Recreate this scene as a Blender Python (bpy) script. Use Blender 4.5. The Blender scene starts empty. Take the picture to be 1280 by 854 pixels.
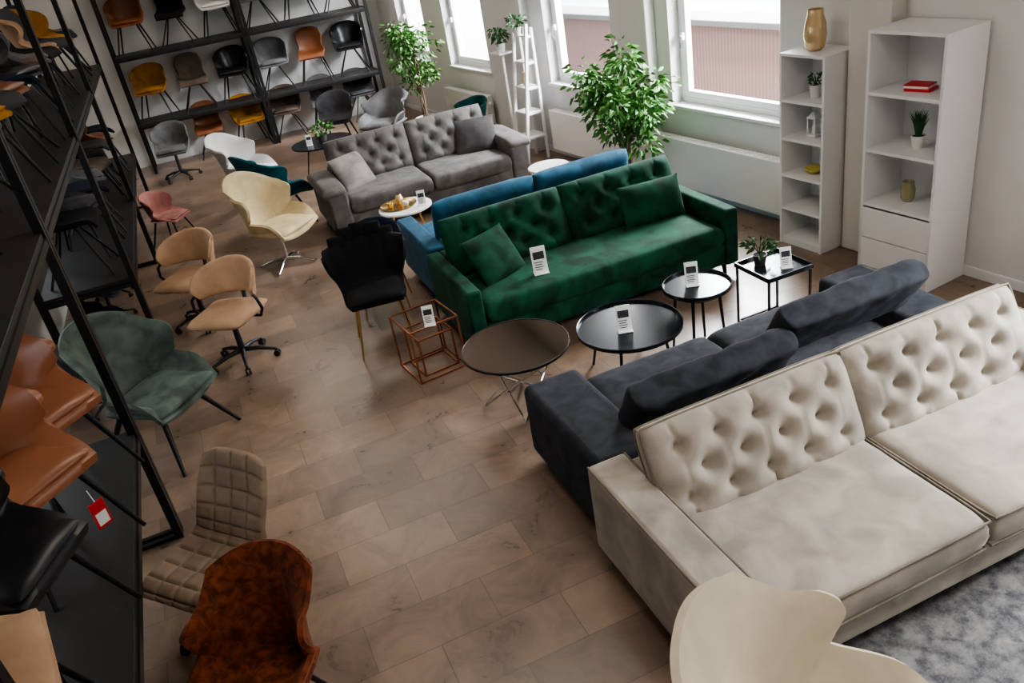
import bpy, bmesh, math, random
from math import sin, cos, pi, radians, atan2, sqrt, exp
from mathutils import Vector, Matrix, noise
R=random.Random(7)
T=lambda x,y,z: Matrix.Translation((x,y,z))
RX=lambda a: Matrix.Rotation(a,4,'X')
RY=lambda a: Matrix.Rotation(a,4,'Y')
RZ=lambda a: Matrix.Rotation(a,4,'Z')
I4=Matrix.Identity(4)
# ------------------------------------------------------------------ materials
def nmat(name):
    m=bpy.data.materials.new(name); m.use_nodes=True
    nt=m.node_tree; b=nt.nodes['Principled BSDF']
    return m,nt,b
def mix(nt,fac,c1,c2):
    n=nt.nodes.new('ShaderNodeMix'); n.data_type='RGBA'
    nt.links.new(fac,n.inputs[0]); n.inputs[6].default_value=(*c1,1); n.inputs[7].default_value=(*c2,1)
    return n.outputs[2]
def fabric(name,col,rough=.85,sheen=.4,var=.25,scale=6,bump=.15,fine=260):
    m,nt,b=nmat(name)
    tc=nt.nodes.new('ShaderNodeTexCoord')
    n=nt.nodes.new('ShaderNodeTexNoise'); n.inputs['Scale'].default_value=scale; n.inputs['Detail'].default_value=5
    n.inputs['Distortion'].default_value=.6
    nt.links.new(tc.outputs['Object'],n.inputs['Vector'])
    r=nt.nodes.new('ShaderNodeMapRange'); r.inputs[1].default_value=.35; r.inputs[2].default_value=.65
    nt.links.new(n.outputs['Fac'],r.inputs[0])
    c1=[c*(1-var) for c in col]; c2=[min(1,c*(1+var)) for c in col]
    nt.links.new(mix(nt,r.outputs[0],c1,c2),b.inputs['Base Color'])
    b.inputs['Roughness'].default_value=rough
    b.inputs['Sheen Weight'].default_value=sheen; b.inputs['Sheen Roughness'].default_value=.3
    b.inputs['Sheen Tint'].default_value=(*[min(1,c*1.6+.1) for c in col],1)
    b.inputs['Specular IOR Level'].default_value=.25
    n2=nt.nodes.new('ShaderNodeTexNoise'); n2.inputs['Scale'].default_value=fine
    nt.links.new(tc.outputs['Object'],n2.inputs['Vector'])
    bp=nt.nodes.new('ShaderNodeBump'); bp.inputs['Strength'].default_value=bump; bp.inputs['Distance'].default_value=.004
    nt.links.new(n2.outputs['Fac'],bp.inputs['Height']); nt.links.new(bp.outputs[0],b.inputs['Normal'])
    return m
def plain(name,col,rough=.5,metal=0,var=.06,spec=.5,scale=8,coat=0):
    m,nt,b=nmat(name)
    tc=nt.nodes.new('ShaderNodeTexCoord')
    n=nt.nodes.new('ShaderNodeTexNoise'); n.inputs['Scale'].default_value=scale; n.inputs['Detail'].default_value=3
    nt.links.new(tc.outputs['Object'],n.inputs['Vector'])
    nt.links.new(mix(nt,n.outputs['Fac'],[c*(1-var) for c in col],[min(1,c*(1+var)) for c in col]),b.inputs['Base Color'])
    b.inputs['Roughness'].default_value=rough; b.inputs['Metallic'].default_value=metal
    b.inputs['Specular IOR Level'].default_value=spec; b.inputs['Coat Weight'].default_value=coat
    return m
M={}
M['beige']=fabric('beige_velvet',(.345,.312,.268),sheen=.7,var=.20,scale=5)
M['beigepipe']=fabric('beige_piping',(.20,.172,.138),sheen=.2)
M['charcoal']=fabric('charcoal_fabric',(.027,.030,.037),sheen=.35,var=.35,scale=9)
M['green']=fabric('green_velvet',(.004,.047,.026),sheen=.6,var=.55,scale=5)
M['blue']=fabric('blue_velvet',(.022,.085,.145),sheen=.65,var=.35)
M['gray']=fabric('gray_velvet',(.098,.091,.086),sheen=.6,var=.28)
M['graylt']=fabric('gray_cushion',(.17,.155,.146),sheen=.6)
M['graydk']=fabric('dark_gray_cushion',(.045,.041,.042),sheen=.3)
M['ycream']=fabric('cream_velvet',(.58,.47,.285),sheen=.5,var=.14)
M['cream']=fabric('ivory_boucle',(.62,.55,.43),sheen=.3,var=.08)
M['white']=fabric('white_fabric',(.60,.60,.59),sheen=.3,var=.06)
M['teal']=fabric('teal_velvet',(.004,.075,.095),sheen=.6)
M['dkteal']=fabric('dark_teal_velvet',(.004,.05,.05),sheen=.4)
M['sage']=fabric('sage_velvet',(.10,.13,.112),sheen=.8,var=.4)
M['peach']=fabric('peach_fabric',(.48,.31,.195),sheen=.3,var=.1)
M['quilt']=fabric('greige_fabric',(.30,.225,.168),sheen=.35,var=.12)
M['rust']=fabric('rust_velvet',(.145,.038,.014),sheen=.6,var=.5,scale=22)
M['navy']=fabric('navy_velvet',(.010,.015,.032),sheen=.3)
M['blkv']=fabric('black_velvet',(.006,.006,.007),sheen=.22)
M['mustard']=fabric('mustard_velvet',(.36,.17,.02),sheen=.4)
M['pink']=fabric('pink_velvet',(.36,.16,.14),sheen=.5)
M['greyf']=fabric('grey_fabric',(.13,.13,.133),sheen=.4)
M['dkgrey']=fabric('dark_grey_fabric',(.05,.05,.055),sheen=.4)
M['taupe']=fabric('taupe_fabric',(.12,.09,.072),sheen=.4)
M['tan']=plain('tan_leather',(.31,.122,.06),.33,var=.22,scale=5)
M['tandk']=plain('cognac_leather',(.20,.07,.028),.4,var=.2)
M['blkl']=plain('black_leather',(.014,.014,.016),.36,var=.2)
M['steel']=plain('black_steel',(.012,.012,.013),.42,.3)
M['board']=plain('dark_shelf_board',(.018,.016,.015),.5,var=.2)
M['blktray']=plain('black_lacquer',(.016,.019,.024),.22,.3)
M['chrome']=plain('chrome',(.75,.75,.76),.12,1)
M['copper']=plain('copper_metal',(.52,.24,.15),.28,1)
M['gold']=plain('brass_gold',(.75,.52,.22),.25,1)
M['bronze']=plain('bronze_mirror',(.33,.27,.225),.04,1,var=.03)
M['plastic']=plain('black_plastic',(.012,.012,.012),.5)
M['lacq']=plain('white_lacquer',(.78,.78,.79),.35,var=.02)
M['pvc']=plain('white_pvc',(.80,.81,.83),.35,var=.02)
M['wall']=plain('painted_plaster',(.68,.675,.665),.9,var=.03,spec=.2)
M['walll']=plain('cream_plaster',(.67,.635,.575),.9,var=.03,spec=.2)
M['rad']=plain('radiator_enamel',(.78,.77,.75),.4,var=.02)
M['card']=plain('paper_card',(.85,.85,.84),.6,var=.01)
M['ink']=plain('printed_ink',(.03,.03,.04),.6)
M['red']=plain('red_paper',(.55,.02,.03),.5)
M['leaf']=plain('ficus_leaf',(.055,.175,.028),.42,var=.6,scale=7)
M['leafd']=plain('dark_leaf',(.03,.10,.03),.45,var=.5,scale=14)
M['bark']=plain('bark',(.16,.11,.07),.9,var=.3)
M['pot']=plain('white_ceramic',(.75,.74,.72),.3,var=.02)
M['potd']=plain('charcoal_pot',(.05,.05,.05),.5)
M['soil']=plain('soil',(.03,.02,.015),.95)
M['amber']=plain('amber_glass_vase',(.66,.48,.26),.12,.35,coat=.6)
M['olive']=plain('olive_glass',(.35,.31,.17),.15,.2,coat=.5)
M['ceil']=plain('ceiling_paint',(.64,.62,.60),.9)
M['yellow']=plain('yellow_ceramic',(.6,.5,.1),.35)
def floor_mat():
    m,nt,b=nmat('stone_floor_tile')
    tc=nt.nodes.new('ShaderNodeTexCoord')
    br=nt.nodes.new('ShaderNodeTexBrick')
    br.inputs['Scale'].default_value=1; br.inputs['Brick Width'].default_value=.62; br.inputs['Row Height'].default_value=.31
    br.inputs['Mortar Size'].default_value=.002; br.inputs['Mortar Smooth'].default_value=.1
    br.offset=.5; br.inputs['Bias'].default_value=0
    br.inputs['Color1'].default_value=(.265,.182,.128,1); br.inputs['Color2'].default_value=(.168,.117,.086,1)
    br.inputs['Mortar'].default_value=(.115,.083,.064,1)
    nt.links.new(tc.outputs['Object'],br.inputs['Vector'])
    n=nt.nodes.new('ShaderNodeTexNoise'); n.inputs['Scale'].default_value=2.9; n.inputs['Detail'].default_value=11; n.inputs['Roughness'].default_value=.7; n.inputs['Distortion'].default_value=.8
    nt.links.new(tc.outputs['Object'],n.inputs['Vector'])
    r=nt.nodes.new('ShaderNodeMapRange'); r.inputs[1].default_value=.3; r.inputs[2].default_value=.7; r.inputs[3].default_value=.66; r.inputs[4].default_value=1.32
    nt.links.new(n.outputs['Fac'],r.inputs[0])
    v=nt.nodes.new('ShaderNodeVectorMath'); v.operation='SCALE'
    nt.links.new(br.outputs['Color'],v.inputs[0]); nt.links.new(r.outputs[0],v.inputs['Scale'])
    nt.links.new(v.outputs[0],b.inputs['Base Color'])
    r2=nt.nodes.new('ShaderNodeMapRange'); r2.inputs[3].default_value=.20; r2.inputs[4].default_value=.40
    nt.links.new(n.outputs['Fac'],r2.inputs[0]); nt.links.new(r2.outputs[0],b.inputs['Roughness'])
    bp=nt.nodes.new('ShaderNodeBump'); bp.inputs['Strength'].default_value=.4; bp.inputs['Distance'].default_value=.003; bp.invert=True
    nt.links.new(br.outputs['Fac'],bp.inputs['Height']); nt.links.new(bp.outputs[0],b.inputs['Normal'])
    b.inputs['Specular IOR Level'].default_value=.6
    return m
M['floor']=floor_mat()
def rug_mat():
    m,nt,b=nmat('distressed_gray_rug')
    tc=nt.nodes.new('ShaderNodeTexCoord')
    vo=nt.nodes.new('ShaderNodeTexVoronoi'); vo.inputs['Scale'].default_value=7; vo.feature='DISTANCE_TO_EDGE'
    nt.links.new(tc.outputs['Object'],vo.inputs['Vector'])
    n=nt.nodes.new('ShaderNodeTexNoise'); n.inputs['Scale'].default_value=24; n.inputs['Detail'].default_value=9; n.inputs['Roughness'].default_value=.8
    nt.links.new(tc.outputs['Object'],n.inputs['Vector'])
    ma=nt.nodes.new('ShaderNodeMath'); ma.operation='MULTIPLY_ADD'; ma.inputs[1].default_value=.6
    nt.links.new(vo.outputs['Distance'],ma.inputs[0]); nt.links.new(n.outputs['Fac'],ma.inputs[2])
    r=nt.nodes.new('ShaderNodeMapRange'); r.inputs[1].default_value=.44; r.inputs[2].default_value=.72
    nt.links.new(ma.outputs[0],r.inputs[0])
    nt.links.new(mix(nt,r.outputs[0],(.075,.075,.083),(.235,.23,.225)),b.inputs['Base Color'])
    b.inputs['Roughness'].default_value=.95; b.inputs['Specular IOR Level'].default_value=.1
    return m
M['rug']=rug_mat()
def facade_mat():
    m,nt,b=nmat('corrugated_facade')
    tc=nt.nodes.new('ShaderNodeTexCoord')
    w=nt.nodes.new('ShaderNodeTexWave'); w.bands_direction='Y'; w.inputs['Scale'].default_value=4.2; w.inputs['Distortion'].default_value=0
    nt.links.new(tc.outputs['Object'],w.inputs['Vector'])
    nt.links.new(mix(nt,w.outputs['Fac'],(.115,.064,.057),(.15,.09,.08)),b.inputs['Base Color'])
    b.inputs['Roughness'].default_value=.6
    return m
M['facade']=facade_mat()
# ------------------------------------------------------------------ mesh builder
class MB:
    def __init__(s): s.v=[];s.f=[];s.m=[];s.sm=[];s.mats=[];s.X=I4.copy()
    def mi(s,k):
        if k not in s.mats: s.mats.append(k)
        return s.mats.index(k)
    def add(s,vs,fs,mat,smooth=True,M=None):
        X=s.X@M if M is not None else s.X
        o=len(s.v); s.v+= [X@Vector(p) for p in vs]; i=s.mi(mat)
        for k,f in enumerate(fs):
            s.f.append([o+a for a in f]); s.m.append(i); s.sm.append(smooth if isinstance(smooth,bool) else smooth[k])
    def box(s,c,d,mat,bev=.004,seg=2,M=None):
        bm=bmesh.new(); bmesh.ops.create_cube(bm,size=1)
        bmesh.ops.scale(bm,vec=d,verts=bm.verts)
        if bev>0: bmesh.ops.bevel(bm,geom=bm.edges[:],offset=min(bev,min(d)*.45),segments=seg,profile=.5,affect='EDGES')
        bm.normal_update(); bm.verts.index_update()
        vs=[v.co+Vector(c) for v in bm.verts]; fs=[[v.index for v in f.verts] for f in bm.faces]
        sm=[max(abs(a) for a in f.normal)<.999 for f in bm.faces]
        bm.free(); s.add(vs,fs,mat,sm,M)
    def bx(s,x0,x1,y0,y1,z0,z1,mat,bev=.004,seg=2,M=None):
        s.box(((x0+x1)/2,(y0+y1)/2,(z0+z1)/2),(abs(x1-x0),abs(y1-y0),abs(z1-z0)),mat,bev,seg,M)
    def cone(s,p,q,r1,r2,mat,n=12,M=None):
        p=Vector(p);q=Vector(q);d=(q-p).normalized(); a=d.orthogonal().normalized(); b=d.cross(a)
        vs=[];fs=[];sm=[]
        for k in range(n):
            t=2*pi*k/n; o=a*cos(t)+b*sin(t); vs+=[p+o*r1,q+o*r2]
        for k in range(n):
            j=(k+1)%n; fs.append([2*k,2*j,2*j+1,2*k+1]); sm.append(True)
        fs.append([2*k for k in range(n)][::-1]); fs.append([2*k+1 for k in range(n)]); sm+=[False,False]
        s.add(vs,fs,mat,sm,M)
    def tube(s,pts,r,mat,n=6,closed=False,M=None):
        pts=[Vector(p) for p in pts]; N=len(pts); vs=[];fs=[]; prev=None
        for i,p in enumerate(pts):
            if closed: d=pts[(i+1)%N]-pts[i-1]
            else: d=pts[min(i+1,N-1)]-pts[max(i-1,0)]
            d.normalize()
            a=d.orthogonal() if prev is None else prev-d*prev.dot(d)
            if a.length<1e-5: a=d.orthogonal()
            a.normalize(); prev=a; b=d.cross(a)
            for k in range(n):
                t=2*pi*k/n; vs.append(p+(a*cos(t)+b*sin(t))*r)
        for i in range(N if closed else N-1):
            j=(i+1)%N
            for k in range(n):
                l=(k+1)%n; fs.append([i*n+k,i*n+l,j*n+l,j*n+k])
        if not closed: fs.append(list(range(n))[::-1]); fs.append([(N-1)*n+k for k in range(n)])
        s.add(vs,fs,mat,True,M)
    def bar(s,p,q,w,mat):
        p=Vector(p);q=Vector(q);d=q-p;L=d.length
        Mt=Matrix.Translation((p+q)/2)@d.to_track_quat('Z','Y').to_matrix().to_4x4()
        s.box((0,0,0),(w,w,L),mat,0,1,Mt)
    def lathe(s,prof,mat,n=28,M=None):
        vs=[];fs=[]
        for r,z in prof:
            for k in range(n): t=2*pi*k/n; vs.append((r*cos(t),r*sin(t),z))
        for i in range(len(prof)-1):
            for k in range(n):
                l=(k+1)%n; fs.append([i*n+k,i*n+l,(i+1)*n+l,(i+1)*n+k])
        s.add(vs,fs,mat,True,M)
    def pillow(s,Mt,sx,sy,sz,mat,k=8,kk=3,nu=20,nv=16,tufts=None,td=.035,tr=.06,both=False,pipe=None,wr=.006,seed=0,sag=0,corner=.05,pinch=0,pipez=0,btn=None):
        segs=[]
        if tufts:
            vm=max(abs(b) for a,b in tufts)
            for a in range(len(tufts)):
                if abs(abs(tufts[a][1])-vm)<.01:
                    sg=1 if tufts[a][1]>0 else -1
                    segs.append((tufts[a],(tufts[a][0]*1.04,sg*.93)))
                for b in range(a+1,len(tufts)):
                    A=tufts[a];B=tufts[b]
                    if abs(A[1]-B[1])<.01: continue
                    d=sqrt(((A[0]-B[0])*sx)**2+((A[1]-B[1])*sy)**2)
                    if d<tr*3.2: segs.append((A,B))
        def top(u,v,sg):
            h=max(0,1-abs(u)**k)**(1/kk)*max(0,1-abs(v)**k)**(1/kk)
            z=sz*h*(1-pinch*(abs(u)**3*abs(v)**3))
            z-=sag*exp(-(u*u*2+v*v*2))*h
            x=sx*u*(1-corner*v**6); y=sy*v*(1-corner*u**6)
            z+=wr*noise.noise(Vector((u*sx*9+seed,v*sy*9,sg*3)))*h*2
            if tufts and (sg>0 or both):
                e=0
                for (a,b) in tufts:
                    d=sqrt(((u-a)*sx)**2+((v-b)*sy)**2); e=max(e,exp(-d/(tr*.33)))
                for A,B in segs:
                    ax,ay=A[0]*sx,A[1]*sy; bx_,by_=B[0]*sx,B[1]*sy; px,py=u*sx,v*sy
                    dx,dy=bx_-ax,by_-ay; t=max(0,min(1,((px-ax)*dx+(py-ay)*dy)/(dx*dx+dy*dy)))
                    d=sqrt((px-ax-t*dx)**2+(py-ay-t*dy)**2)
                    fade=1-.6*t if abs(B[1])>.92 else 1-.8*sin(pi*t)**.8
                    e=max(e,fade*.55*exp(-d/.015))
                z-=td*e*h
            return (x,y,z*sg)
        vs=[];fs=[]
        gu=[sin(pi/2*(2*i/nu-1)) for i in range(nu+1)]; gv=[sin(pi/2*(2*j/nv-1)) for j in range(nv+1)]
        if tufts:
            gu=[.5*a+.5*(2*i/nu-1) for i,a in enumerate(gu)]; gv=[.5*a+.5*(2*i/nv-1) for i,a in enumerate(gv)]
            gu[0]=gv[0]=-1; gu[-1]=gv[-1]=1
        for sg in (1,-1):
            o=len(vs)
            for u in gu:
                for v in gv: vs.append(top(u,v,sg))
            for i in range(nu):
                for j in range(nv):
                    a=o+i*(nv+1)+j; q=[a,a+nv+1,a+nv+2,a+1]
                    fs.append(q if sg>0 else q[::-1])
        s.add(vs,fs,mat,True,Mt)
        if tufts:
            for (a,b) in tufts:
                p=top(a,b,1); s.lathe([(0.001,.014),(.012,.010),(.016,.002),(.013,-.006)],btn or mat,12,Mt@T(p[0],p[1],p[2]))
        if pipe:
            ring=[]
            n=14
            for i in range(n): ring.append((-1+2*i/n,-1))
            for i in range(n): ring.append((1,-1+2*i/n))
            for i in range(n): ring.append((1-2*i/n,1))
            for i in range(n): ring.append((-1,1-2*i/n))
            for zz in ([0] if not pipez else [pipez,-pipez]):
                P=[(sx*u*(1-corner*abs(v)**6)*(1.0 if zz==0 else .992),sy*v*(1-corner*abs(u)**6)*(1.0 if zz==0 else .992),zz) for u,v in ring]
                s.tube(P,.006,pipe,6,True,Mt)
    def obj(s,name,Mw=None,clean=True,sharp=62):
        me=bpy.data.meshes.new(name+'_mesh'); me.from_pydata([tuple(v) for v in s.v],[],s.f)
        for k in s.mats: me.materials.append(M[k])
        me.polygons.foreach_set('material_index',s.m); me.polygons.foreach_set('use_smooth',s.sm)
        if clean:
            bm=bmesh.new(); bm.from_mesh(me); bmesh.ops.remove_doubles(bm,verts=bm.verts,dist=1e-5)
            for e in bm.edges:
                if len(e.link_faces)==2 and e.calc_face_angle(0)>radians(sharp): e.smooth=False
            bm.to_mesh(me); bm.free()
        me.update()
        o=bpy.data.objects.new(name,me); bpy.context.collection.objects.link(o)
        if Mw is not None: o.matrix_world=Mw
        return o
def inst(src,name,Mw):
    o=bpy.data.objects.new(name,src.data); bpy.context.collection.objects.link(o); o.matrix_world=Mw; return o
def cr(L,t):
    n=len(L)-1; x=max(0,min(1,t))*n; i=min(int(x),n-1); f=x-i
    g=lambda k: L[max(0,min(n,k))]
    def c(a,b,cc,d): return .5*((2*b)+(-a+cc)*f+(2*a-5*b+4*cc-d)*f*f+(-a+3*b-3*cc+d)*f**3)
    p=[g(i-1),g(i),g(i+1),g(i+2)]
    if isinstance(L[0],(tuple,list)): return tuple(c(p[0][q],p[1][q],p[2][q],p[3][q]) for q in range(len(L[0])))
    return c(*p)
def shell(mb,prof,W,wrap,rise,th,mat,p=2.2,nt=22,ns=18,disp=None,xin=None,piping=None):
    def P(s,t):
        y,z=cr(prof,t); w=cr(W,t); a=abs(s)**p
        return Vector((s*w,y-cr(wrap,t)*a,z+cr(rise,t)*a))
    vs=[];inn=[];out=[]
    for i in range(nt+1):
        t=i/nt
        for j in range(ns+1):
            s=-1+2*j/ns; e=.01
            a=P(s,t); ds=P(min(1,s+e),t)-P(max(-1,s-e),t); dt=P(s,min(1,t+e))-P(s,max(0,t-e))
            n=ds.cross(dt); n=n.normalized() if n.length>1e-9 else Vector((0,0,1))
            f=max(.25,(1-abs(s)**6)*(1-abs(2*t-1)**10))**.5
            dd=disp(s,t) if disp else 0
            inn.append(a+n*(th*.5*f+dd)); out.append(a-n*th*.5*f)
    K=(nt+1)*(ns+1); vs=inn+out; fs=[]
    id=lambda i,j:i*(ns+1)+j
    for i in range(nt):
        for j in range(ns):
            q=[id(i,j),id(i,j+1),id(i+1,j+1),id(i+1,j)]
            fs.append(q); fs.append([K+a for a in q[::-1]])
    for j in range(ns):
        fs.append([id(0,j+1),id(0,j),K+id(0,j),K+id(0,j+1)])
        fs.append([id(nt,j),id(nt,j+1),K+id(nt,j+1),K+id(nt,j)])
    for i in range(nt):
        fs.append([id(i,0),id(i+1,0),K+id(i+1,0),K+id(i,0)])
        fs.append([id(i+1,ns),id(i,ns),K+id(i,ns),K+id(i+1,ns)])
    mb.add(vs,fs,mat,True)
    if piping:
        ring=[P(-1,i/24) for i in range(25)]+[P(-1+2*j/16,1) for j in range(1,17)]+[P(1,1-i/24) for i in range(1,25)]
        mb.tube(ring,.007,piping,6)
# ------------------------------------------------------------------ chair legs
def legs4(mb,mat,h=.38,top=.13,bot=.25,r1=.016,r2=.010):
    for sx in (-1,1):
        for sy in (-1,1):
            mb.cone((sx*top,sy*top,h),(sx*bot,sy*bot,0),r1,r2,mat,10)
def star(mb,n,mat,h=.36,r=.28,cast=True,colm=None,z0=.07,ph=.3):
    colm=colm or mat
    mb.cone((0,0,z0+.02),(0,0,h),.028 if cast else .02,.022 if cast else .02,colm,14)
    mb.cone((0,0,h-.04),(0,0,h+.02),.05,.10,mat,14)
    for k in range(n):
        a=2*pi*k/n+ph; d=Vector((cos(a),sin(a),0))
        z1=.065 if cast else .015
        P=[Vector((0,0,z0+.04)),d*r*.5+Vector((0,0,z0+.03)),d*r+Vector((0,0,z1))]
        mb.cone(P[0],P[1],.022,.018,mat,8); mb.cone(P[1],P[2],.018,.012,mat,8)
        if cast:
            mb.cone(d*r+Vector((0,0,.07)),d*r+Vector((0,0,.045)),.010,.010,'plastic',8)
            side=Vector((-d.y,d.x,0)); c=d*r+Vector((0,0,.027))
            mb.cone(c-side*.022,c-side*.006,.027,.027,'plastic',12); mb.cone(c+side*.006,c+side*.022,.027,.027,'plastic',12)
        else:
            mb.cone(d*r,d*r+Vector((0,0,.02)),.016,.016,mat,8)
# ------------------------------------------------------------------ chair bodies (face -Y)
def tub(mb,mat,zs=.44,hb=.40,w=.25,arm=.17,wrap=.20,th=.045,disp=None,cush=True,nt=22,ns=18):
    prof=[(-.24,zs-.015),(-.12,zs),(.08,zs-.01),(.20,zs+.04),(.245,zs+hb*.45),(.275,zs+hb*.8),(.29,zs+hb)]
    W=[w*.86,w,w*1.05,w*1.08,w*1.08,w*1.02,w*.88]
    wr=[0,.0,.03,wrap*.9,wrap,wrap*.75,wrap*.45]
    ri=[.0,.03,arm*.75,arm,arm*.6,.0,-.06]
    shell(mb,prof,W,wr,ri,th,mat,2.6,nt,ns,disp)
    if cush: mb.pillow(T(0,-.03,zs+.03),w*.86,.21,.035,mat,k=4,kk=2,nu=12,nv=12,seed=w)
def bandback(mb,mat,zs=.45):
    """office chair: separate padded seat and wrap-around back band"""
    mb.pillow(T(0,-.02,zs),.25,.25,.055,mat,k=4,kk=2,nu=18,nv=18,corner=.06)
    prof=[(.225,zs+.09),(.245,zs+.16),(.262,zs+.24),(.275,zs+.32),(.285,zs+.38)]
    shell(mb,prof,[.255,.275,.285,.275,.22],[.20,.26,.25,.20,.10],[.03,.03,.0,-.02,-.05],.055,mat,2.6,16,26)
    for sx in (-1,1):
        mb.tube([(sx*.16,.04,zs-.05),(sx*.27,.02,zs-.04),(sx*.315,.0,zs+.03),(sx*.30,-.01,zs+.12),(sx*.272,.0,zs+.15)],.013,'plastic',8)
    mb.tube([(0,.16,zs-.05),(0,.25,zs-.01),(0,.275,zs+.12)],.018,'plastic',8)
def scoop(mb,mat,zs=.45,hb=.42,w=.22,disp=None,nt=24,ns=16,lean=0,box=False):
    prof=[(-.26,zs-.04),(-.20,zs),(-.02,zs-.01),(.14,zs+.01),(.20,zs+.10),(.25+lean*.6,zs+hb*.6),(.29+lean,zs+hb)]
    if box: shell(mb,prof,[w*.95,w*1.02,w*1.06,w*1.02,w*.98,w*.99,w*.90],[0,0,0,.01,.03,.04,.02],[-.0,.02,.03,.035,.02,0,-.045],.055,mat,4,nt,ns,disp)
    else: shell(mb,prof,[w*.95,w,w*1.06,w*1.0,w*.90,w*.98,w*.86],[0,0,0,.03,.06,.06,.03],[-.0,.03,.05,.06,.03,0,-.05],.05,mat,2.6,nt,ns,disp)
def wing(mb,mat,zs=.40,ht=1.0,w=.33,wrap=.26,arm=.24,th=.05,piping=None,top=.9,disp=None,waist=.9,topdrop=-.10,cush=True):
    hb=ht-zs
    prof=[(-.30,zs-.04),(-.16,zs-.02),(.04,zs-.04),(.20,zs-.02),(.26,zs+hb*.22),(.30,zs+hb*.45),(.35,zs+hb*.72),(.40,zs+hb)]
    W=[w*.88,w*.96,w,w*1.02,w*1.04,w*waist*1.1,w*.98,w*top]
    wr=[0,.02,.02,wrap*.70,wrap*1.05,wrap*.98,wrap*.78,wrap*.42]
    ri=[.04,arm*.7,arm*.92,arm*1.0,arm*.85,.13,.0,topdrop]
    shell(mb,prof,W,wr,ri,th,mat,2.4,36,26,disp,piping=piping)
    if cush: mb.pillow(T(0,-.06,zs+.035),w*.85,.25,.05,mat,k=4,kk=2,nu=14,nv=14)
cache={}
def chair(kind,mat,leg,name,x,y,z,fx,fy,s=1.0,**kw):
    key=(kind,mat,leg,str(kw))
    ang=atan2(fx,-fy)
    Mw=T(x,y,z)@RZ(ang)@Matrix.Scale(s,4)
    if key in cache: return inst(cache[key],name,Mw)
    mb=MB()
    if kind=='tub': tub(mb,mat,**kw)
    elif kind=='band': bandback(mb,mat)
    elif kind=='scoop': scoop(mb,mat,**kw)
    elif kind=='scoopq':
        def dq(s,t):
            a=abs(((s+1)*2)%1-.5)*2; b=abs((t*11)%1-.5)*2
            return .008-.014*max(a**7,b**6)
        scoop(mb,mat,disp=dq,nt=110,ns=56,box=True,**kw)
    elif kind=='wing': wing(mb,mat,**kw)
    elif kind=='shellback':
        zs=.45
        prof=[(-.24,zs),(-.1,zs),(.1,zs),(.2,zs+.06),(.25,zs+.2),(.30,zs+.35),(.33,zs+.42)]
        shell(mb,prof,[.2,.24,.25,.27,.31,.33,.24],[0,0,0,.05,.12,.12,.03],[0,0,.02,.03,0,-.02,-.12],.05,mat,2.2,26,28,
              disp=lambda s,t:.016*abs(cos(s*pi*3))*min(1,max(0,(t-.4)*3)))
        for k in range(7):
            a=(k-3)/3*1.2; mb.pillow(T(.27*sin(a),.30-.06*abs(sin(a))**2,zs+.20+.23*cos(a))@RX(pi/2-.1),.07,.07,.03,mat,k=2,kk=2,nu=8,nv=8)
        mb.pillow(T(0,-.03,zs+.03),.22,.22,.045,mat,k=4,kk=2,nu=12,nv=12)
    zs={'wing':.36,'tub':.42,'scoop':.43,'scoopq':.42,'shellback':.42,'band':.39}[kind]
    if leg=='black4': legs4(mb,'steel',zs,.14,.26)
    elif leg=='x': legs4(mb,'steel',zs,.06,.25,.011,.011); mb.box((0,0,zs-.0),(.2,.2,.02),'steel')
    elif leg=='gold4': legs4(mb,'gold',zs,.16,.22,.011,.008)
    elif leg=='thick4': legs4(mb,'steel',zs,.17,.33,.022,.013)
    elif leg=='star4c': star(mb,4,'chrome',zs,.30,False,z0=.03)
    elif leg=='star4b': star(mb,4,'steel',zs,.32,False,z0=.03)
    elif leg=='star5': star(mb,5,'plastic',zs,.27,True)
    elif leg=='star5c': star(mb,5,'chrome',zs,.27,True)
    o=mb.obj(name,Mw); cache[key]=o; return o
# ------------------------------------------------------------------ ROOM
WM=T(4.65,6.5,0)@RZ(.1174)
H=4.2
mb=MB(); mb.bx(-1.95,6.4,-3.4,15.4,-.2,0,'floor',0); mb.obj('floor')
mb=MB(); mb.bx(-1.95,6.4,-3.4,15.4,H,H+.15,'ceil',0); mb.obj('ceiling')
mb=MB(); mb.bx(-1.95,6.0,15.1,15.3,0,H,'wall',0); mb.obj('wall_back')
mb=MB(); mb.bx(-1.95,6.4,-3.3,-3.1,0,H,'wall',0); mb.obj('wall_front')
wins=[(-8.6,-7.2),(-5.7,-3.9),(-.68,.78),(1.75,3.12),(4.72,6.0),(6.75,7.8)]
sill=.90; wtop=2.75
mb=MB(); u0=-9.8
mb.bx(0,.28,-9.8,8.8,0,sill,'wall',0); mb.bx(0,.28,-9.8,8.8,wtop,H,'wall',0)
for a,b in wins+[(8.8,8.8)]:
    mb.bx(0,.28,u0,a,sill,wtop,'wall',0); u0=b
mb.bx(-.16,0,-1.86,-1.5,0,H,'walll',.01)
mb.bx(-.12,0,.98,1.45,0,H,'wall',.01)
mb.bx(-.12,0,3.45,4.45,0,H,'wall',.01)
mb.obj('wall_right',WM)
mb=MB(); lw=[(2.6,3.8),(5.0,6.2),(8.0,9.2)]; u0=-3.2
mb.bx(-1.95,-1.75,-3.2,15.2,0,.9,'walll',0); mb.bx(-1.95,-1.75,-3.2,15.2,2.5,H,'walll',0)
for a,b in lw+[(15.2,15.2)]:
    mb.bx(-1.95,-1.75,u0,a,.9,2.5,'walll',0); u0=b
mb.obj('wall_left')
n=0
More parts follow.
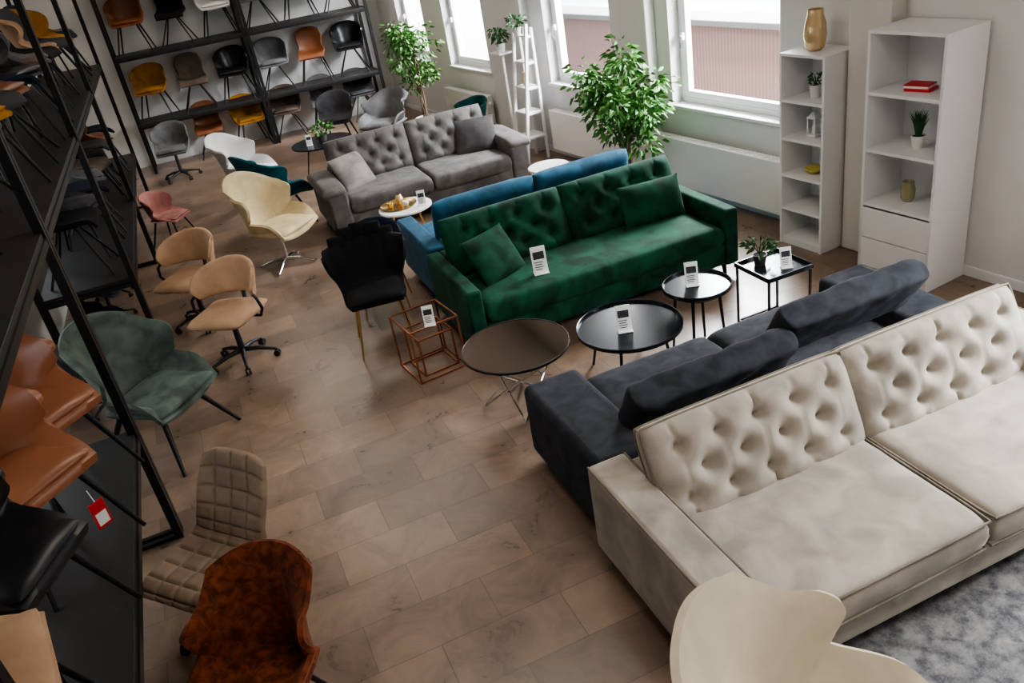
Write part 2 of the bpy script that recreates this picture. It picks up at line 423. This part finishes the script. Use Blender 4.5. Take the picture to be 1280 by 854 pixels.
def window(mb,a,b,z0,z1,x):
    f=.055
    for (p,q,r,s_) in [(a,b,z0,z0+f),(a,b,z1-f,z1),(a,a+f,z0,z1),(b-f,b,z0,z1)]:
        mb.bx(x-.035,x+.035,p,q,r,s_,'pvc',.006)
    g=f+.008; w2=.06
    for (p,q,r,s_) in [(a+g,b-g,z0+g,z0+g+w2),(a+g,b-g,z1-g-w2,z1-g),(a+g,a+g+w2,z0+g,z1-g),(b-g-w2,b-g,z0+g,z1-g)]:
        mb.bx(x-.05,x+.02,p,q,r,s_,'pvc',.006)
for a,b in wins:
    n+=1; mb=MB(); window(mb,a,b,sill,wtop,.16)
    mb.box((.085,b-.10,1.55),(.03,.03,.07),'pvc',.005); mb.box((.06,b-.10,1.50),(.02,.025,.13),'chrome',.005)
    mb.bx(-.03,.16,a-.04,b+.04,sill-.03,sill+.004,'lacq',.008)
    mb.obj('window_%d'%n,WM)
for a,b in lw:
    n+=1; mb=MB(); window(mb,a,b,.9,2.5,-1.86); mb.obj('window_%d'%n)
mb=MB(); mb.bx(-.015,0,-9.5,8.6,0,.08,'lacq',.003); mb.obj('baseboard_right',WM)
def radiator(u0,u1,zt=.62):
    mb=MB(); mb.bx(-.17,-.06,u0,u1,.12,zt,'rad',.012)
    k=int((u1-u0)/.05)
    for i in range(k):
        y=u0+.03+i*(u1-u0-.04)/k; mb.bx(-.155,-.075,y,y+.018,zt-.002,zt+.006,'rad',.002)
    mb.bx(-.06,-.001,u0+.2,u0+.24,.3,.5,'rad'); mb.bx(-.06,-.001,u1-.24,u1-.2,.3,.5,'rad')
    mb.cone((-.12,u0-.02,.16),(-.12,u0-.02,.0),.012,.012,'rad'); mb.cone((-.12,u0-.02,.5),(-.12,u0-.09,.5),.022,.022,'lacq')
    mb.obj('radiator',WM)
radiator(-.92,.95); radiator(1.55,3.0); radiator(4.7,6.1,.6); radiator(-4.2,-3.08)
mb=MB(); mb.bx(0,.3,-14,24,-4,.72,'facade',0); mb.obj('neighbour_building_facade',T(9.6,0,0)@RZ(.1174))
mb=MB(); mb.bx(-.25,6,-14,24,.72,.80,'potd',0); mb.bx(-.2,6,-14,24,.80,.95,'lacq',0); mb.obj('neighbour_building_roof',T(9.6,0,0)@RZ(.1174))
mb=MB(); mb.bx(-40,60,-40,60,-4.2,-4,'rad',0); mb.obj('ground_outside')
mb=MB(); mb.bx(1.45,4.5,-.2,2.15,0,.012,'rug',.003); mb.obj('distressed_area_rug')
# ------------------------------------------------------------------ SOFAS
def tuftgrid(nc,nr,ux=.72,vy=.62,stag=True):
    out=[]
    for r in range(nr):
        v=-vy+2*vy*r/(nr-1) if nr>1 else 0
        k=nc if (r%2==0 or not stag) else nc-1
        for c in range(k):
            w=ux if k==nc else ux*(nc-2)/(nc-1)
            out.append((-w+2*w*c/(k-1),v))
    return out
def piped_arm(mb,x0,x1,y0,y1,z0,z1,mat,pipe):
    mb.bx(x0,x1,y0,y1,z0,z1,mat,.025,4)
    if pipe:
        for x in (x0+.006,x1-.006):
            mb.tube([(x,y1-.01,z1-.006),(x,y0+.012,z1-.006),(x,y0+.004,z1-.02),(x,y0+.004,z0+.02)],.006,pipe)
def sofa(name,cx,yb,L,D,mat,flip=False,arm=.2,armh=.60,seat=.45,backh=.64,pipe=None,tufts=None,nb=2,ns=2,cushh=.25,cz=.68,lean=74,cth=.085,legh=.1,legm='steel',extra=None,baseboard=True,roundarm=False,td=.03,tr=.085,cy=-.23,btn=None,grow=.005):
    mb=MB(); h=L/2
    mb.bx(-h+.02,h-.02,-D+.03,-.02,legh,.30,mat,.02,3)
    if baseboard and pipe: mb.tube([(-h+arm,-D+.026,.29),(h-arm,-D+.026,.29)],.005,pipe)
    for sx in (-1,1):
        x0,x1=sorted((sx*h,sx*(h-arm)))
        if roundarm:
            mb.bx(x0,x1,-D,0,legh,armh-.06,mat,.03,3)
            mb.pillow(T((x0+x1)/2+sx*.02,-D/2,armh-.06),arm/2+.03,D/2+.01,.07,mat,k=6,kk=2,nu=14,nv=14)
        else: piped_arm(mb,x0,x1,-D,0,legh,armh,mat,pipe)
        for yy in (-D+.08,-.08): mb.cone((sx*(h-.1),yy,legh+.01),(sx*(h-.09),yy,0),.022,.016,legm,10)
    mb.bx(-h+arm-.01,h-arm+.01,-.17,-.0,legh,backh,mat,.035,4)
    iw=(L-2*arm)
    w=iw/ns
    for i in range(ns):
        x=-iw/2+w*(i+.5)
        mb.pillow(T(x,-D/2-.085,seat-.09),w/2-.004,(D-.17)/2+.01,.10,mat,k=14,kk=4,nu=22,nv=22,pipe=pipe,pipez=.075,wr=.004,seed=i*7,corner=.012,sag=.006)
    w=iw/nb
    for i in range(nb):
        x=-iw/2+w*(i+.5)
        Mt=T(x,cy,cz)@RX(radians(lean))
        mb.pillow(Mt,w/2+grow,cushh,cth,mat,k=5 if tufts else 7,kk=2.2,nu=96 if tufts else 20,nv=54 if tufts else 16,tufts=tufts,td=td,tr=tr,pipe=pipe,pipez=0.03 if pipe else 0,seed=i*3,corner=.02,btn=btn)
    if extra: extra(mb,h,D)
    return mb.obj(name,T(cx,yb,0)@RZ(pi if flip else 0))
sofa('beige_tufted_sofa',2.52,2.88,2.64,1.10,'beige',arm=.21,armh=.60,backh=.55,pipe='beigepipe',tufts=tuftgrid(5,3,.74,.50),cushh=.25,cz=.60,lean=64,cth=.12,td=.095,tr=.10,cy=-.27,grow=.02)
def gx(mb,h,D):
    mb.pillow(T(-h+.42,-.50,.60)@RZ(radians(25))@RX(radians(55)),.22,.20,.07,'green',k=2.6,kk=1.8,corner=-.04,pinch=.3)
    mb.pillow(T(h-.45,-.42,.61)@RZ(radians(-6))@RX(radians(68)),.27,.17,.07,'green',k=2.6,kk=1.8,corner=-.04,pinch=.3)
sofa('green_velvet_sofa',2.585,6.12,2.34,.98,'green',arm=.12,armh=.58,backh=.58,ns=1,tufts=tuftgrid(4,3,.66,.46),cushh=.25,cz=.645,cth=.12,td=.095,tr=.12,lean=68,extra=gx)
sofa('blue_velvet_sofa',2.57,6.24,2.2,.98,'blue',flip=True,arm=.16,armh=.56,backh=.58,ns=2,tufts=None,cushh=.24,cz=.64,cth=.10,lean=78)
def gyx(mb,h,D):
    mb.pillow(T(-h+.42,-.48,.60)@RZ(radians(28))@RX(radians(55)),.22,.21,.07,'graylt',k=2.6,kk=1.8,corner=-.04,pinch=.3)
    mb.pillow(T(h-.42,-.42,.62)@RZ(radians(-18))@RX(radians(60)),.24,.21,.08,'graydk',k=2.6,kk=1.8,corner=-.04,pinch=.3)
sofa('gray_tufted_sofa',2.27,9.60,2.36,1.0,'gray',arm=.22,armh=.60,backh=.62,ns=2,tufts=tuftgrid(4,3,.68,.5),cushh=.26,cz=.67,cth=.11,roundarm=True,extra=gyx,td=.085,tr=.11)
mb=MB(); h=1.25;D=.95
mb.bx(-h+.03,h-.03,-D+.04,-.02,.05,.28,'charcoal',.03,3)
for sx in (-1,1):
    x0,x1=sorted((sx*h,sx*(h-.36))); mb.bx(x0,x1,-D,-.02,.05,.52,'charcoal',.045,4)
    for yy in (-D+.08,-.1): mb.cone((sx*(h-.1),yy,.06),(sx*(h-.1),yy,0),.025,.02,'steel')
for i in (-1,1):
    mb.pillow(T(i*.445,-D/2-.06,.36),.443,.40,.085,'charcoal',k=12,kk=3.5,nu=22,nv=22,corner=.015,wr=.006,seed=i)
mb.bx(-h+.30,h-.30,-.2,0,.05,.54,'charcoal',.05,4)
mb.pillow(T(.47,-.20,.63)@RX(radians(58)),.50,.15,.085,'charcoal',k=16,kk=3,nu=34,nv=24,wr=.007,corner=.005)
mb.pillow(T(-.50,-.27,.71)@RX(radians(58)),.49,.15,.085,'charcoal',k=16,kk=3,nu=34,nv=24,wr=.007,seed=5,corner=.005)
mb.obj('charcoal_sofa',T(2.53,2.92,0)@RZ(pi))
# ------------------------------------------------------------------ TABLES
def traytable(name,x,y,r,z):
    mb=MB()
    mb.lathe([(.001,z-.012),(r-.01,z-.012),(r,z-.006),(r,z+.018),(r-.006,z+.02),(r-.010,z+.018),(r-.012,z),(.001,z)],'blktray',56)
    for k in range(4):
        a=pi/4+k*pi/2; mb.cone((r*.62*cos(a),r*.62*sin(a),z-.012),(r*.8*cos(a),r*.8*sin(a),0),.012,.009,'steel')
    mb.tube([(r*.66*cos(a),r*.66*sin(a),z-.05) for a in [2*pi*i/24 for i in range(24)]],.006,'steel',6,True)
    mb.obj(name,T(x,y,0),sharp=35)
traytable('round_tray_coffee_table',2.30,4.40,.365,.33)
traytable('round_tray_side_table',2.80,4.32,.235,.50)
mb=MB(); z=.44;r=.36
mb.lathe([(.001,z-.004),(r-.006,z-.004),(r-.006,z+.004),(.001,z+.004)],'bronze',56)
mb.lathe([(r-.006,z-.009),(r,z-.009),(r,z+.007),(r-.006,z+.007),(r-.006,z-.009)],'steel',56)
for k in range(4):
    a=k*pi/2+.5; b=a+pi*.72
    mb.tube([(r*.93*cos(a),r*.93*sin(a),z-.01),(r*.75*cos(b),r*.75*sin(b),.008)],.007,'chrome',6)
    mb.tube([(r*.75*cos(b),r*.75*sin(b),.008),(r*.93*cos(a+pi*1.36),r*.93*sin(a+pi*1.36),z-.01)],.007,'chrome',6)
mb.obj('bronze_mirror_coffee_table',T(1.49,4.47,0),sharp=35)
def leafclump(mb,c,rad,n,size,mat,rr,up=.5,hang=0):
    for i in range(n):
        while True:
            d=Vector((rr.uniform(-1,1),rr.uniform(-1,1),rr.uniform(-1,1)))
            if .25<d.length<1: break
        p=Vector(c)+Vector((d.x*rad[0],d.y*rad[1],d.z*rad[2]))
        L=size*rr.uniform(.7,1.25); w=L*.42
        dr=Vector((d.x,d.y,d.z*.5+up*rr.uniform(-.6,1)-hang)).normalized()
        sd=dr.cross(Vector((rr.uniform(-1,1),rr.uniform(-1,1),rr.uniform(.2,1)))).normalized(); nn=sd.cross(dr)
        a=p; b=p+dr*L*.35+sd*w*.5+nn*.01; e=p+dr*L*.35-sd*w*.5+nn*.01; m=p+dr*L*.4-nn*w*.08; f=p+dr*L-nn*L*.12
        g=p+dr*L*.7+sd*w*.38; h=p+dr*L*.7-sd*w*.38; q=p+dr*L*.72-nn*w*.12
        mb.add([a,b,m,e,g,q,h,f],[[0,1,2],[0,2,3],[1,4,5,2],[2,5,6,3],[4,7,5],[5,7,6]],mat,True)
mb=MB(); z=.45;s=.185
mb.box((0,0,z),(2*s,2*s,.012),'blktray',.002)
for a in (-1,1):
    mb.box((a*s,0,z+.012),(.01,2*s+.01,.035),'blktray',.002); mb.box((0,a*s,z+.012),(2*s+.01,.01,.035),'blktray',.002)
    for b in (-1,1): mb.bar((a*(s-.01),b*(s-.01),0),(a*(s-.01),b*(s-.01),z),.014,'steel')
    mb.bar((a*(s-.01),-s+.01,.012),(a*(s-.01),s-.01,.012),.014,'steel'); mb.bar((-s+.01,a*(s-.01),.012),(s-.01,a*(s-.01),.012),.014,'steel')
mb.obj('square_tray_side_table',T(3.42,4.30,0))
def potplant(name,x,y,z,pr,ph,fr,fh,n,size,pot='pot',leaf='leafd',Mw=None,hang=0,spiky=False):
    rr=random.Random(int(x*100+y*10)); mb=MB()
    mb.lathe([(.001,0),(pr*.75,0),(pr,ph),(pr*.9,ph),(pr*.85,ph*.9),(.001,ph*.9)],pot,20)
    mb.lathe([(.001,ph*.91),(pr*.86,ph*.9)],'soil',14)
    if spiky:
        for k in range(n):
            a=rr.uniform(0,2*pi); q=rr.uniform(.1,1); hh=fh*rr.uniform(.7,1.1)
            P=[Vector((.3*pr*cos(a),.3*pr*sin(a),ph*.9)),Vector((fr*.5*q*cos(a),fr*.5*q*sin(a),ph+hh*.55)),Vector((fr*q*cos(a),fr*q*sin(a),ph+hh))]
            mb.cone(P[0],P[1],.004,.004,leaf,4); mb.cone(P[1],P[2],.004,.0008,leaf,4)
    else:
        for k in range(8):
            a=k*.8; mb.tube([(0,0,ph*.9),(fr*.4*cos(a),fr*.4*sin(a),ph+fh*.5),(fr*.8*cos(a),fr*.8*sin(a),ph+fh*rr.uniform(.6,1))],.003,leaf,5)
        leafclump(mb,(0,0,ph+fh*.5),(fr,fr,fh*.55),n,size,leaf,rr,.6,hang)
    return mb.obj(name,(Mw or I4)@T(x,y,z))
potplant('potted_plant',3.37,4.38,.457,.05,.08,.10,.12,46,.055,'potd')
def pedtable(name,x,y,r,z,top,leg):
    mb=MB(); mb.lathe([(.001,z-.015),(r-.01,z-.015),(r,z-.01),(r,z+.005),(r-.004,z+.008),(.001,z+.008)],top,40)
    for k in range(3):
        a=k*2*pi/3+.4; mb.cone((r*.5*cos(a),r*.5*sin(a),z-.015),(r*.85*cos(a),r*.85*sin(a),0),.010,.008,leg)
    mb.obj(name,T(x,y,0),sharp=35)
pedtable('white_side_table',1.72,7.82,.27,.46,'pot','gold'); pedtable('white_side_table',1.25,7.62,.20,.38,'pot','gold')
pedtable('white_side_table',3.32,7.80,.22,.46,'pot','steel')
mb=MB(); mb.lathe([(.001,0),(.17,0),(.19,.014),(.18,.014),(.165,.004),(.001,.004)],'gold',32); mb.lathe([(.001,.005),(.03,.005),(.045,.05),(.03,.09),(.02,.10)],'amber',20,T(.03,.04,0)); mb.lathe([(.001,.005),(.03,.005),(.032,.05),(.02,.055),(.001,.05)],'gold',20,T(-.08,.0,0)); mb.lathe([(.001,.005),(.025,.005),(.035,.03),(.025,.05),(.001,.05)],'pot',20,T(.06,-.07,0)); mb.obj('gold_serving_tray',T(1.67,7.89,.469),sharp=35)
pedtable('black_round_table',1.58,11.4,.42,.50,'blktray','steel')
potplant('potted_plant',1.6,11.4,.51,.07,.09,.14,.14,70,.07,'potd','leaf')
def cube(mb,x,y,s,h,rot):
    c=[Vector((a*s/2,b*s/2,0)) for a,b in ((-1,-1),(1,-1),(1,1),(-1,1))]; Rm=T(x,y,0)@RZ(rot); c=[Rm@p for p in c]
    for i in range(4):
        p=c[i];q=c[(i+1)%4];u=Vector((0,0,h)); w=.012
        mb.bar(p+Vector((0,0,.008)),q+Vector((0,0,.008)),w,'copper'); mb.bar(p+u,q+u,w,'copper'); mb.bar(p,p+u,w,'copper')
mb=MB(); cube(mb,0,0,.38,.42,.0); cube(mb,.02,.02,.27,.30,.0); mb.obj('copper_cube_side_table',T(1.12,5.36,0)@RZ(.12))
# ------------------------------------------------------------------ FLOOR CHAIRS
chair('shellback','blkv','gold4','black_shell_back_chair',.92,5.98,0,-.15,-1,s=1.0)
chair('tub','navy','gold4','navy_velvet_chair',1.12,6.64,0,-.3,-1,s=.9)
chair('wing','ycream','star4c','cream_velvet_armchair',.50,8.45,0,.75,-.75,top=.8,ht=1.0,w=.34)
chair('wing','teal','black4','teal_velvet_armchair',.70,9.75,0,.85,.35,ht=.97,w=.34)
chair('wing','white','star4c','white_armchair',.50,11.1,0,.7,-.6,ht=.95,w=.30)
chair('wing','greyf','star4b','gray_armchair',2.62,11.9,0,-.7,-.7,ht=.85)
chair('tub','dkteal','gold4','dark_teal_chair',3.40,10.5,0,-.9,-.3,hb=.32)
chair('tub','greyf','star5','gray_office_chair',-.33,13.6,0,-.2,-1)
chair('band','peach','star5','peach_office_chair',-.42,7.55,0,-.6,-.8)
chair('band','peach','star5','peach_office_chair',-.18,6.48,0,-.6,-.8)
chair('wing','sage','thick4','sage_velvet_armchair',-.80,5.50,0,.75,-.62,ht=1.0,w=.35,top=.85,waist=.95)
chair('scoopq','quilt','star5c','quilted_office_chair',-.56,3.44,0,-.75,-.65,hb=.42,w=.225,lean=.05)
chair('wing','rust','black4','rust_velvet_wingback_chair',-.43,2.60,0,-.5,-.87,ht=1.0,w=.28,wrap=.28,top=.95,topdrop=-.07,s=.86,zs=.48)
chair('wing','cream','black4','ivory_wingback_chair',1.17,1.18,0,.75,-.65,ht=.93,w=.34,top=.85,topdrop=-.06,waist=.95,s=1.14)
chair('tub','pink','black4','pink_velvet_chair',-.56,10.2,0,.8,-.5,s=.8)
chair('tub','dkgrey','black4','dark_gray_chair',2.1,12.9,0,-.4,-1)
# ------------------------------------------------------------------ SHELVING
def shelving(name,nb,bw,depth,levels,Htot,Mw,skip=()):
    mb=MB(); w=.045
    for i in range(nb+1):
        for o in ((-.03,.03) if 0<i<nb else (0,)):
            x=i*bw+o
            for y in (0,depth): mb.bar((x,y,0),(x,y,Htot),w,'steel')
            for z in [.06]+list(levels)+[Htot-.03]: mb.bar((x,0,z-.05),(x,depth,z-.05),.03,'steel')
    for i in range(nb):
        for k,z in enumerate(levels):
            if (i,k) in skip: continue
            mb.bx(i*bw,(i+1)*bw,-.01,depth+.01,z-.035,z,'board',.002)
            mb.bar((i*bw,0,z-.05),((i+1)*bw,0,z-.05),.04,'steel'); mb.bar((i*bw,depth,z-.05),((i+1)*bw,depth,z-.05),.04,'steel')
        mb.bar((i*bw,0,Htot-.02),((i+1)*bw,0,Htot-.02),.04,'steel')
    return mb.obj(name,Mw)
shelving('display_shelving_unit',2,2.0,.6,(.78,1.80,2.82),3.7,T(-.72,14.4,0))
shelving('display_shelving_unit',4,2.67,.72,(.76,1.95),3.05,T(-.82,1.76,0)@RZ(pi/2),skip=((1,0),))
rowcols={1.80:['tandk','blkv','white','greyf','dkgrey','navy'],.78:['mustard','taupe','blkl','greyf','tandk','blkl'],.0:['taupe','tandk','mustard','taupe','greyf','dkgrey'],2.82:['blkv','taupe','navy','dkgrey','tandk','blkv']}
for z,cols in rowcols.items():
    for i,c in enumerate(cols):
        x=-.72+.36+i*.655
        if z==0 and i==0: continue
        chair(['tub','scoop','tub','tub','scoop','tub'][i],c,'x' if i%2 else 'black4','dining_chair',x,14.70,z+.001,R.uniform(-.25,.2),-1,s=.98)
chair('tub','tan','black4','tan_leather_chair',-1.13,4.04,.761,.75,-.75,th=.085,hb=.36)
chair('tub','tan','black4','tan_leather_chair',-1.13,3.46,.761,.75,-.7,th=.085,hb=.36)
chair('tub','blkl','black4','black_leather_chair',-1.13,2.84,.761,.9,-.4,th=.085,hb=.36)
chair('tub','peach','black4','peach_dining_chair',-1.13,2.25,.761,.9,.2)
cc=['greyf','mustard','dkgrey','tandk','navy','blkl','taupe','greyf','blkv','peach','dkgrey','mustard','navy','taupe']
y=4.85
for i in range(14):
    chair('tub' if i%2 else 'scoop',cc[i],'black4' if i%3 else 'x','dining_chair',-1.2,y,1.951,.9,R.uniform(-.6,.6)); y+=.56
for i,(c,y) in enumerate((('dkgrey',2.6),('blkv',3.25),('navy',3.9))):
    chair('scoop',c,'black4','dining_chair',-1.2,y,1.951,.9,R.uniform(-.4,.4))
y=7.55; cc2=['blkv','dkgrey','navy','greyf','taupe','blkv','dkgrey','tandk','navy']
for i in range(9):
    chair('tub' if i%2 else 'scoop',cc2[i],'black4' if i%3 else 'x','dining_chair',-1.2,y,.761,.9,R.uniform(-.5,.5)); y+=.55
for i,y in enumerate((6.4,7.6,8.3,9.0,9.6,10.9,11.6)):
    chair('tub','blkv' if i%2 else 'dkgrey','star5','office_chair',-1.25,y,0,.9,R.uniform(-.5,.5),s=.72)
# ------------------------------------------------------------------ CABINETS
def cabinet(name,u0,u1,depth,h,shelves,drawtop,Mw):
    mb=MB(); t=.022; x0=-depth-.02; x1=-.02
    mb.bx(x0,x1,u0,u0+t,0,h,'lacq',.002); mb.bx(x0,x1,u1-t,u1,0,h,'lacq',.002)
    mb.bx(x0,x1,u0+t,u1-t,h-t,h,'lacq',.002); mb.bx(x1-.012,x1,u0+t,u1-t,0,h-t,'lacq',.001)
    mb.bx(x0+.01,x1,u0+t,u1-t,.0,.06,'lacq',.001)
    for z in shelves: mb.bx(x0+.005,x1-.012,u0+t,u1-t,z-t,z,'lacq',.001)
    if drawtop:
        n=2; hh=(drawtop-.08)/n
        for i in range(n): mb.bx(x0,x0+.02,u0+.005,u1-.005,.07+i*hh,.07+(i+1)*hh-.008,'lacq',.003)
    return mb.obj(name,Mw)
cabinet('narrow_white_bookcase',-1.48,-1.03,.36,1.60,[.33,.62,.93,1.24],0,WM)
cabinet('tall_white_display_cabinet',-2.50,-1.90,.42,1.82,[.58,.99,1.40],.56,WM)
def wl(x,u,z): return WM@T(x,u,z)
mb=MB(); mb.lathe([(.001,0),(.05,0),(.075,.03),(.088,.12),(.08,.20),(.062,.26),(.06,.30),(.055,.30),(.057,.26),(.074,.2),(.08,.12),(.001,.01)],'amber',32); mb.obj('amber_glass_vase',wl(-.22,-1.24,1.601))
potplant('potted_succulent',-.22,-1.25,1.241,.045,.10,.05,.08,34,.035,Mw=WM)
potplant('potted_grass_plant',-.24,-2.2,.991,.05,.09,.075,.16,90,.09,Mw=WM,spiky=True)
mb=MB(); mb.box((0,0,.01),(.13,.18,.02),'red',.003); mb.box((.0,.01,.028),(.125,.17,.016),'card',.003); mb.box((0,.01,.04),(.13,.175,.008),'red',.003); mb.obj('stack_of_books',wl(-.25,-2.2,1.401)@RZ(.2))
mb=MB(); mb.lathe([(.001,0),(.035,0),(.05,.03),(.052,.09),(.04,.13),(.042,.15),(.038,.15),(.001,.02)],'olive',24); mb.obj('olive_glass_vase',wl(-.24,-2.15,.581))
mb=MB()
mb.box((0,0,.01),(.09,.09,.02),'lacq'); mb.box((0,0,.15),(.09,.09,.015),'lacq')
for a in (-1,1):
    for b in (-1,1): mb.bar((a*.037,b*.037,.02),(a*.037,b*.037,.15),.01,'lacq')
mb.cone((0,0,.155),(0,0,.20),.055,.015,'lacq',4); mb.cone((0,0,.02),(0,0,.09),.02,.02,'card'); mb.tube([(.02*cos(t),0,.215+.02*sin(t)) for t in [i*pi/6 for i in range(12)]],.003,'lacq',5,True)
mb.obj('white_lantern',wl(-.22,-1.25,.931))
mb=MB(); mb.lathe([(.001,0),(.03,0),(.07,.03),(.075,.045),(.068,.045),(.02,.01)],'yellow',24); mb.obj('yellow_bowl',wl(-.22,-1.25,.621))
mb=MB(); hL=1.65
for u in (3.12,3.42):
    mb.bar((-.50,u,0),(-.25,u,hL),.035,'lacq'); mb.bar((-.19,u,0),(-.19,u,hL-.05),.03,'lacq')
    for z in (.3,.6,.9,1.2,1.5): mb.bar((-.50+.25*z/hL,u,z),(-.19,u,z),.022,'lacq')
for z in (.3,.6,.9,1.2,1.5):
    mb.bx(-.50+.25*z/hL,-.18,3.12,3.42,z,z+.018,'lacq')
mb.obj('white_ladder_shelf',WM)
potplant('potted_plant',-.30,3.27,1.52,.055,.10,.11,.12,70,.06,Mw=WM,leaf='leafd')
mb=MB(); mb.lathe([(.001,0),(.03,0),(.05,.05),(.03,.12),(.02,.15),(.025,.16)],'amber',20); mb.obj('amber_glass_vase',wl(-.28,3.27,.92))
potplant('hanging_plant',-.28,3.80,1.30,.07,.10,.11,.20,110,.06,Mw=WM,leaf='leafd',hang=.9)
mb=MB(); mb.box((-.27,3.80,1.285),(.22,.26,.025),'lacq'); mb.bar((-.27,3.80,0),(-.27,3.80,1.28),.03,'lacq'); mb.box((-.27,3.80,.01),(.22,.26,.02),'lacq'); mb.obj('white_plant_stand',WM)
def ficus(x,y,h,w,n,seed,base=.55):
    rr=random.Random(seed); mb=MB()
    mb.lathe([(.001,0),(.13,0),(.17,.28),(.155,.28),(.15,.25),(.001,.25)],'pot',28); mb.lathe([(.001,.251),(.152,.25)],'soil',20)
    for k in range(3):
        P=[];a0=k*2.1
        for i in range(12):
            t=i/11; P.append((.03*cos(a0+t*5)+.0,.03*sin(a0+t*5),.24+t*(h*.55)))
        mb.tube(P,.014,'bark',7)
    for k in range(26):
        a=rr.uniform(0,2*pi); z0=rr.uniform(base,h*.75); L=rr.uniform(.5,1)*w*sin(pi*min(1,max(.15,(z0-base+.25)/(h-base+.2))))**.6
        p0=Vector((0,0,z0)); p2=Vector((L*cos(a),L*sin(a),min(h-.1,z0+rr.uniform(.05,.45)))); p1=(p0+p2)/2+Vector((0,0,.08))
        mb.tube([p0,p1,p2],.005,'bark',5)
        for q in (p1,p2,(p1+p2)/2): leafclump(mb,q+Vector((0,0,.02)),(.14,.14,.13),n//78,.085,'leaf',rr,.2,.35)
    mb.obj('ficus_tree',T(x,y,0))
ficus(3.92,7.16,1.68,.42,2400,3,.42)
ficus(3.34,12.3,1.7,.36,1300,5)
def tag(x,y,z,fx,fy,s=1.0,name='price_card_stand'):
    mb=MB(); A=RX(radians(-14))
    mb.box((0,0,.0925),(.10,.006,.175),'card',.002,2,A); mb.box((0,-.0045,.12),(.075,.002,.05),'ink',0,1,A)
    for k in range(4): mb.box((-.008,-.0045,.075-k*.016),(.06-.012*(k%2),.002,.005),'ink',0,1,A)
    mb.box((0,.0,.004),(.10,.07,.006),'card',.001)
    mb.obj(name,T(x,y,z)@RZ(atan2(fx,-fy))@Matrix.Scale(s,4))
tag(2.10,5.36,.458,-.25,-1,1.15); tag(2.24,4.35,.332,-.35,-1); tag(2.78,4.34,.502,-.45,-1,.9); tag(3.47,4.22,.457,-.4,-1,.8)
tag(1.12,5.175,.426,-.3,-1,.8); tag(1.87,7.70,.469,-.3,-1,.8); tag(1.4,11.3,.51,-.3,-1,.8)
mb=MB(); mb.box((0,0,0),(.004,.07,.13),'red',.001); mb.box((.003,0,-.02),(.002,.05,.06),'card',0,1); mb.tube([(0,0,.065),(-.02,0,.12)],.002,'card',5); mb.obj('red_price_tag',T(-.86,3.30,1.0)@RZ(-.9))
# ------------------------------------------------------------------ LIGHT
def area(name,loc,target,sx,sy,e,col=(1,1,1)):
    l=bpy.data.lights.new(name,'AREA'); l.shape='RECTANGLE'; l.size=sx; l.size_y=sy; l.energy=e; l.color=col
    o=bpy.data.objects.new(name,l); bpy.context.collection.objects.link(o); o.location=loc
    o.rotation_euler=(Vector(target)-Vector(loc)).to_track_quat('-Z','Y').to_euler(); return o
area('skylight_outside',(7.6,2.0,4.6),(2.5,2.0,.4),7,2.6,6200,(.94,.97,1))
area('skylight_outside',(6.9,10.0,4.6),(1.8,10.0,.4),8,2.6,6800,(.94,.97,1))
for i,(x,y,e) in enumerate([(1.7,.6,62),(1.2,5.0,42),(1.3,9.0,42),(1.2,13.0,50)]):
    area('ceiling_light',(x,y,4.15),(x,y,0),2.0,1.2,e,(1,.91,.80))
w=bpy.data.worlds.new('sky'); bpy.context.scene.world=w; w.use_nodes=True
bg=w.node_tree.nodes['Background']; bg.inputs[0].default_value=(.88,.94,1,1); bg.inputs[1].default_value=3.8
# ------------------------------------------------------------------ CAMERA
cx=Vector((.908,.315,-.276)).normalized(); cu=Vector((-.1574,.867,.4727)).normalized()
cy=cu.cross(cx).normalized(); cx=cy.cross(cu)
cam=bpy.data.cameras.new('camera'); co=bpy.data.objects.new('camera',cam); bpy.context.collection.objects.link(co)
cam.sensor_width=36; cam.lens=1021/1280*36; cam.clip_end=200
Rm=Matrix(((cx.x,cx.y,cx.z),(cy.x,cy.y,cy.z),(cu.x,cu.y,cu.z)))
co.matrix_world=T(0,0,3)@Rm.to_4x4()
bpy.context.scene.camera=co
try:
    bpy.context.scene.view_settings.look='AgX - Medium High Contrast'
except Exception: pass
